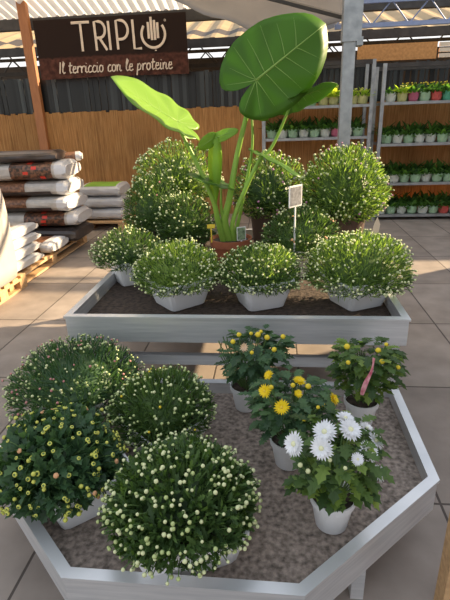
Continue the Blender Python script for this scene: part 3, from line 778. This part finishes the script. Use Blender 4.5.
def seedling_proto(sleeve, lm, tall=1.0, nleaf=26, flowers=None):
    t = empty('potted_seedling', (0, 0, -20), '', 'seedling'); s = MB()
    s.lathe([(.052, 0), (.061, .02), (.066, .06), (.068, .09), (.064, .098), (.05, .075)], sleeve, 16, cap0=True)
    s.v = [tuple(Vector(v) * (1 + .16 * noise.noise(Vector(v) * 38 + Vector((nleaf, tall, 0)))) if v[2] > .005 else v) for v in s.v]
    for k in range(9):     # crimped upper edge of the wrapping
        a = 2 * math.pi * k / 9
        s.add([(math.cos(a - .3) * .07, math.sin(a - .3) * .07, .088), (math.cos(a + .3) * .07, math.sin(a + .3) * .07, .088), (math.cos(a) * .08, math.sin(a) * .08, .118)], [(0, 1, 2)], sleeve)
    s.build('sleeve', t)
    mb = MB()
    for i in range(nleaf):
        a = random.uniform(0, 6.28); e = random.uniform(.15, 1.3); rr = random.uniform(.0, .05)
        d = Vector((math.cos(a) * math.cos(e), math.sin(a) * math.cos(e), math.sin(e)))
        add_leaf(mb, (math.cos(a) * rr, math.sin(a) * rr, .075 + .03 * random.random()), d, (0, 0, 1), (.06 + .06 * tall) * random.uniform(.7, 1.2), .055 * random.uniform(.8, 1.3), lm, BROAD, .3)
    mb.build('foliage', t)
    if flowers:
        b = BUD[flowers]; f = MB()
        for i in range(9):
            p = Vector((random.uniform(-.05, .05), random.uniform(-.05, .05), .11 + .055 * tall + random.uniform(-.02, .02))); o = len(f.v)
            f.v += [tuple(p + Vector(v) * .012) for v in b.v]
            for ff, mi in zip(b.f, b.m): f.f.append(tuple(o + q for q in ff)); f.m.append(f.mi(b.mats[mi]))
        f.build('blossoms', t)
    return t
PR = {'pale': seedling_proto('sleeve_pale', 'seedling'), 'green': seedling_proto('sleeve_green', 'seedling'), 'pink': seedling_proto('sleeve_pink', 'seedling', .6),
      'red': seedling_proto('sleeve_red', 'seedling', .5), 'teal': seedling_proto('sleeve_teal', 'seedling', .8), 'yellow': seedling_proto('sleeve_yellow', 'seedling_l', 2.1, 44, 'lime'),
      'bright': seedling_proto('sleeve_yellow', 'seedling_l', 1.1, 30, 'lime'), 'back': seedling_proto('sleeve_green', 'seedling', 2.0, 40), 'backy': seedling_proto('sleeve_green', 'seedling', 1.8, 40, 'yellow')}
used = set()
def put(kind, x, y, z, label, group=None):
    o = PR[kind] if kind not in used else copy_tree(PR[kind]); used.add(kind)
    o.location = (x, y, z + .002); o.rotation_euler.z = random.uniform(0, 6.28); o['label'] = label
    if group: o['group'] = group
    elif 'group' in o: del o['group']
    return o
def fill(x0, x1, z, y, kinds, lab, grp, dx=.135):
    n = len(kinds)
    for i, k in enumerate(kinds):
        x = x0 + (x1 - x0) * (i + .5) / n
        l, g = lab(k, i), grp(k)
        put(k, x, y + random.uniform(-.015, .015), z, l, g)
XR0, XR1, XL0, XL1 = 1.44, 2.74, -.10, 1.23
names = {'pale': 'clear whitish sleeve', 'green': 'pale green sleeve', 'back': 'tall leafy top', 'backy': 'yellow-flecked leafy top', 'bright': 'bright yellow-green top', 'yellow': 'tall yellow-green top'}
# right-hand rack, top shelf: each wrapping differs
seq = [('pale', 'seedling in a whitish sleeve at the left end of the right rack\'s top shelf'), ('bright', 'yellow-flowered seedling beside the magenta sleeve on the right rack\'s top shelf'),
       ('pink', 'seedling in a magenta sleeve on the right rack\'s top shelf'), ('green', 'pale green sleeve between the magenta and the red one on the right rack\'s top shelf'),
       ('red', 'red sleeve left of the teal one on the right rack\'s top shelf'), ('teal', 'seedling in a teal sleeve on the right rack\'s top shelf'),
       ('red', 'red sleeve right of the teal one on the right rack\'s top shelf'), ('pale', 'whitish sleeve right of the red and teal ones on the right rack\'s top shelf'), ('pale', 'whitish sleeve at the cut-off right end of the right rack\'s top shelf')]
for i, (k, l) in enumerate(seq): put(k, XR0 + .08 + i * .143, 6.88, 1.545, l)
for i in range(6): put('backy', 1.74 + i * .125, 7.1, 1.545, 'yellow-flecked dark seedling in the back row of the right rack\'s top shelf', 'back row on the right rack\'s top shelf')
for z, nm, sq in ((1.03, 'second', ['green', 'pale', 'green', 'pale', 'pale', 'green', 'pale', 'green', 'green']), (.515, 'third', ['green', 'pale', 'green', 'green', 'pale', 'green', 'green', 'green', 'pale']), (.08, 'bottom', ['pale', 'green', 'pale', 'green', 'pale', 'green', 'red', 'pale', 'green'])):
    for i, k in enumerate(sq):
        if k == 'red': l, g = 'seedling in a red sleeve on the right rack\'s bottom shelf', None
        else: l, g = f'seedling in a {names[k]} in the front row of the right rack\'s {nm} shelf', f'{names[k]}s on the right rack\'s {nm} shelf'
        put(k, XR0 + .075 + i * .143, 6.88 + random.uniform(-.02, .02), z, l, g)
    for i in range(8): put('back', XR0 + .1 + i * .155, 7.1, z, f'leafy seedling in the back row of the right rack\'s {nm} shelf', f'back row on the right rack\'s {nm} shelf')
# left-hand rack
seq = [('red', 'red-sleeved seedling left of the elephant ear stalk on the left rack\'s top shelf')] + [('green', None)] * 3 + [('yellow', 't')] * 2 + [('green', None)] + [('bright', 'b')] * 2
for i, (k, l) in enumerate(seq):
    if l == 't': l, g = 'tall yellow-green seedling left of the steel column on the left rack\'s top shelf', 'tall yellow-green seedlings left of the column'
    elif l == 'b': l, g = 'bright yellow-green seedling right of the steel column on the left rack\'s top shelf', 'bright seedlings right of the column'
    elif l is None: l, g = 'green-sleeved seedling on the left rack\'s top shelf', 'green sleeves on the left rack\'s top shelf'
    else: g = None
    put(k, [.06, .2, .35, .5, .66, .79, .92, 1.04, 1.17][i], 6.93, 1.535, l, g)
for i in range(9):
    k = 'pale' if i % 2 else 'green'
    if i == 6: put('pink', XL0 + .07 + i * .146, 6.93, 1.135, 'seedling in a pinkish sleeve on the left rack\'s lower visible shelf'); continue
    put(k, XL0 + .07 + i * .146, 6.93, 1.135, f'seedling in a {names[k]} on the left rack\'s second shelf', f'{names[k]}s on the left rack\'s second shelf')
for i in range(8): put('back', XL0 + .1 + i * .16, 7.14, 1.135, 'leafy seedling in the back row of the left rack\'s second shelf', 'back row on the left rack\'s second shelf')

# ------------------------------------------------------------------ pallets and bags
def pallet(loc, w, d, label, h=.13):
    t = empty('wooden_pallet', loc, label, 'pallet')
    nb = 6
    for i in range(nb):
        y = -d / 2 + .045 + i * (d - .09) / (nb - 1)
        a = MB(); a.box((-w / 2, y - .045, h - .022), (w / 2, y + .045, h), 'wood'); a.build('deck_board', t)
    for sx in (-1, 0, 1):
        a = MB(); a.box((sx * (w / 2 - .045) - .045, -d / 2, 0), (sx * (w / 2 - .045) + .045, d / 2, .02), 'wood'); a.build('bottom_board', t)
        a = MB(); a.box((sx * (w / 2 - .045) - .045, -d / 2, h - .044), (sx * (w / 2 - .045) + .045, d / 2, h - .022), 'wood'); a.build('stringer', t)
        for sy in (-1, 0, 1):
            a = MB(); y = sy * (d / 2 - .06); a.box((sx * (w / 2 - .045) - .045, y - .06, .02), (sx * (w / 2 - .045) + .045, y + .06, h - .044), 'wood'); a.build('block', t)
    return t
def bag(loc, ln, wd, th, rz, style, label, group=None, tilt=0.0):
    """filled plastic sack lying flat; long axis x, seals at both ends"""
    t = empty('soil_bag', loc, label, 'bag', group, R(rz))
    NX, NA = 18, 20; sd = Vector((random.random() * 99, 0, 0))
    def P(u, a, grow=0.0):
        x = -ln / 2 + ln * u; e = min(u, 1 - u); f = min(1.0, (e / .05)) ** .5 if e < .05 else 1.0
        f = max(f, .62)
        ca, sa = math.cos(a), math.sin(a)
        q = (abs(ca) ** 3.2 + abs(sa) ** 3.2) ** (-1 / 3.2)
        k = 1 + .05 * noise.noise(Vector((u * 5, ca * 1.5, sa * 1.5)) + sd)
        y = q * ca * (wd / 2 + grow) * (.90 + .10 * f) * k; z = q * sa * (th / 2 + grow) * f * k
        return Vector((x, y, th / 2 + z))
    lo, hi = (.0, 1.0)
    def band(u0, u1, a0, a1, mat, nm, grow=0.0, n=12, na=20, closed=True):
        mb = MB(); vs = [P(u0 + (u1 - u0) * i / n, a0 + (a1 - a0) * j / na, grow) for i in range(n + 1) for j in range(na + 1)]
        fs = [(i * (na + 1) + j, i * (na + 1) + j + 1, (i + 1) * (na + 1) + j + 1, (i + 1) * (na + 1) + j) for i in range(n) for j in range(na)]
        if closed: fs += [tuple(range(na + 1)), tuple(range(n * (na + 1), (n + 1) * (na + 1)))[::-1]]
        mb.add(vs, fs, mat); return mb.build(nm, t, smooth=False)
    T2 = 2 * math.pi
    body, endm, pic = {'flower': ('bag_grey', 'bag_white', 'bag_print'), 'peat': ('bag_grey', 'bag_white', 'bag_peat'), 'dark': ('bag_dark', 'bag_dark', 'bag_print'), 'white': ('bag_white', 'bag_white', None), 'green': ('bag_white', 'bag_white', 'green_plastic'), 'brown': ('bag_peat', 'bag_white', 'bag_dark')}[style]
    band(0, .87 if style != 'dark' else 1, 0, T2, body, 'sack', 0, 18)
    if style != 'dark': band(.87, 1, 0, T2, endm, 'sealed_end', .002, 8)
    if style == 'flower':
        band(.36, .84, R(80), R(262), pic, 'printed_picture', .004, 10, 12, False)
        for k in range(4):
            u = random.uniform(.5, .7); a = 0
            band(u, u + .06, R(120) + .5 * k, R(120) + .5 * k + .3, 'bag_red', 'printed_flower', .006, 3, 3, False)
    elif style == 'peat':
        band(.03, .5, R(85), R(262), pic, 'printed_picture', .004, 10, 12, False)
        band(.1, .8, R(195), R(228), 'bag_dark', 'printed_strip', .007, 12, 3, False)
    elif style == 'green':
        band(.02, .98, R(40), R(140), pic, 'printed_picture', .004, 10, 10, False)
    return t
# big pile of soil bags against the fence side
pallet((-2.86, 4.75, 0), .96, 1.9, 'long wooden pallet under the big pile of soil bags')
zz = [.13, .31, .49, .665, .84, 1.03]
sty = ['dark', 'flower', 'peat', 'peat', 'flower', 'dark']
lab = ['dark soil bag at the bottom of the big pile', 'grey soil bag printed with red flowers, second from the bottom of the big pile', 'soil bag with brown peat picture, third from the bottom of the big pile',
       'soil bag with brown peat picture, fourth from the bottom of the big pile', 'puffy grey flower-printed soil bag just under the big pile\'s top', 'dark soil bag crowning the big pile']
for i in range(6):
    th = [.175, .175, .17, .17, .2, .12][i]
    bag((-2.62 + [.02, .03, -.01, -.03, -.03, -.08][i] - .14, 5.38 + .02 * (i % 2), zz[i]), .98 if i < 5 else .8, .56, th, [-2, 3, -3, 2, 4, 10][i], sty[i], lab[i])
bag((-2.62, 5.72, 1.0), .6, .3, .1, 20, 'brown', 'brown soil bag slumped behind the crown of the big pile')
# low front stack on the same pallet
for i in range(4):
    bag((-2.84 + .03 * i * (-1), 4.22 + .06 * i, .13 + i * .088), .92, .62, .088, [-3, 2, -2, 3][i], ['flower', 'peat', 'peat', 'flower'][i], ['white-ended soil bag lying on the pallet at the bottom of the low front stack', 'white-ended soil bag second from the bottom of the low front stack',
         'white-ended soil bag third from the bottom of the low front stack', 'white-ended soil bag topmost of the low front stack'][i])
bag((-2.83, 4.86, .13), .98, .46, .12, 0, 'brown', 'brown white-ended bag lying on the pallet between the low stack and the big pile')
# white sack on its own pallet at the frame's left edge
pallet((-2.83, 3.62, 0), 1.0, .8, 'wooden pallet under the tall white sack')
sk = empty('bulk_sack', (-2.665, 3.64, .13), 'tall smooth white sack standing on a pallet at the left edge', 'sack')
a = MB(); a.lathe([(.30, 0), (.38, .03), (.40, .15), (.40, .45), (.395, .7), (.38, .82), (.31, .88), (.17, .9), (.06, .905)], 'sack_white', 44, sq=2.8, cap1=True); a.build('sack', sk, smooth=True)
a = MB(); a.tube([(-.03, 0, .9), (0, 0, .945), (.03, .01, .975)], [.05, .03, .055], 'sack_white', 10); a.build('tied_neck', sk, smooth=True)
# small far pile
pallet((-2.62, 6.72, 0), 1.1, .8, 'wooden pallet by the reed fence under white and dark bags', .12)
for i in range(3):
    bag((-2.40, 6.66, .12 + i * .165), .58, .5, .165, [0, 2, -1][i], ['white', 'white', 'green'][i], ['white bag at the bottom of the small stack by the reed fence', 'white bag in the middle of the small stack by the reed fence', 'green-topped white bag on the small stack by the reed fence'][i])
for i in range(2):
    bag((-2.95, 6.60, .12 + i * .15), .5, .5, .15, [-4, 3][i], ['dark', 'brown'][i], ['dark bag beside the small white stack, resting on the pallet', 'brown white-ended bag on top of the dark bag beside the white stack'][i])

# wooden stake by the right edge of the low bench
a = MB(); a.box((-.03, -.03, 0), (.03, .03, .5), 'wood'); tag(a.build('wooden_stake', loc=(.536, 1.055, 0)), 'upright raw wooden stake cut off by the right edge beside the low bench', 'stake')

# ------------------------------------------------------------------ camera, light, render settings
cd = bpy.data.cameras.new('camera'); cam = bpy.data.objects.new('camera', cd); COL.objects.link(cam)
cd.sensor_fit = 'VERTICAL'; cd.sensor_height = 24; cd.lens = 24 * 470 / 600; cd.clip_end = 200; cd.clip_start = .02
RM = Matrix(((0.9948002659995723, -0.005035142344177155, 0.10172058842119593), (0.0964879179002063, 0.36626025978445664, -0.9254963553693258), (-0.03259620325227328, 0.930498828287385, 0.3648416342597706)))
cam.matrix_world = Matrix.Translation((0, 0, 1.45)) @ RM.to_4x4()
sc.camera = cam

sd = bpy.data.lights.new('sun', 'SUN'); sd.energy = 15; sd.color = (1, .76, .48); sd.angle = R(.7)
so = bpy.data.objects.new('sun', sd); COL.objects.link(so); so.rotation_euler = Vector((.866, .5, .385)).to_track_quat('Z', 'Y').to_euler()

w = bpy.data.worlds.new('sky'); sc.world = w; w.use_nodes = True; nt = w.node_tree
bg = nt.nodes['Background']; tc = nt.nodes.new('ShaderNodeTexCoord'); sp_ = nt.nodes.new('ShaderNodeSeparateXYZ')
nt.links.new(tc.outputs['Generated'], sp_.inputs[0])
r = ramp(nt, [(.0, (.5, .46, .41)), (.5, (.9, .86, .8)), (.62, (.76, .79, .84)), (1, (.64, .69, .79))])
mr = nt.nodes.new('ShaderNodeMapRange'); mr.inputs['From Min'].default_value = -1; nt.links.new(sp_.outputs['Z'], mr.inputs['Value'])
nt.links.new(mr.outputs['Result'], r.inputs['Fac']); nt.links.new(r.outputs['Color'], bg.inputs['Color']); bg.inputs['Strength'].default_value = 1.3

sc.view_settings.view_transform = 'Standard'; sc.view_settings.look = 'None'; sc.view_settings.gamma = 1; sc.view_settings.use_curve_mapping = False
sc.view_settings.exposure = 0.12
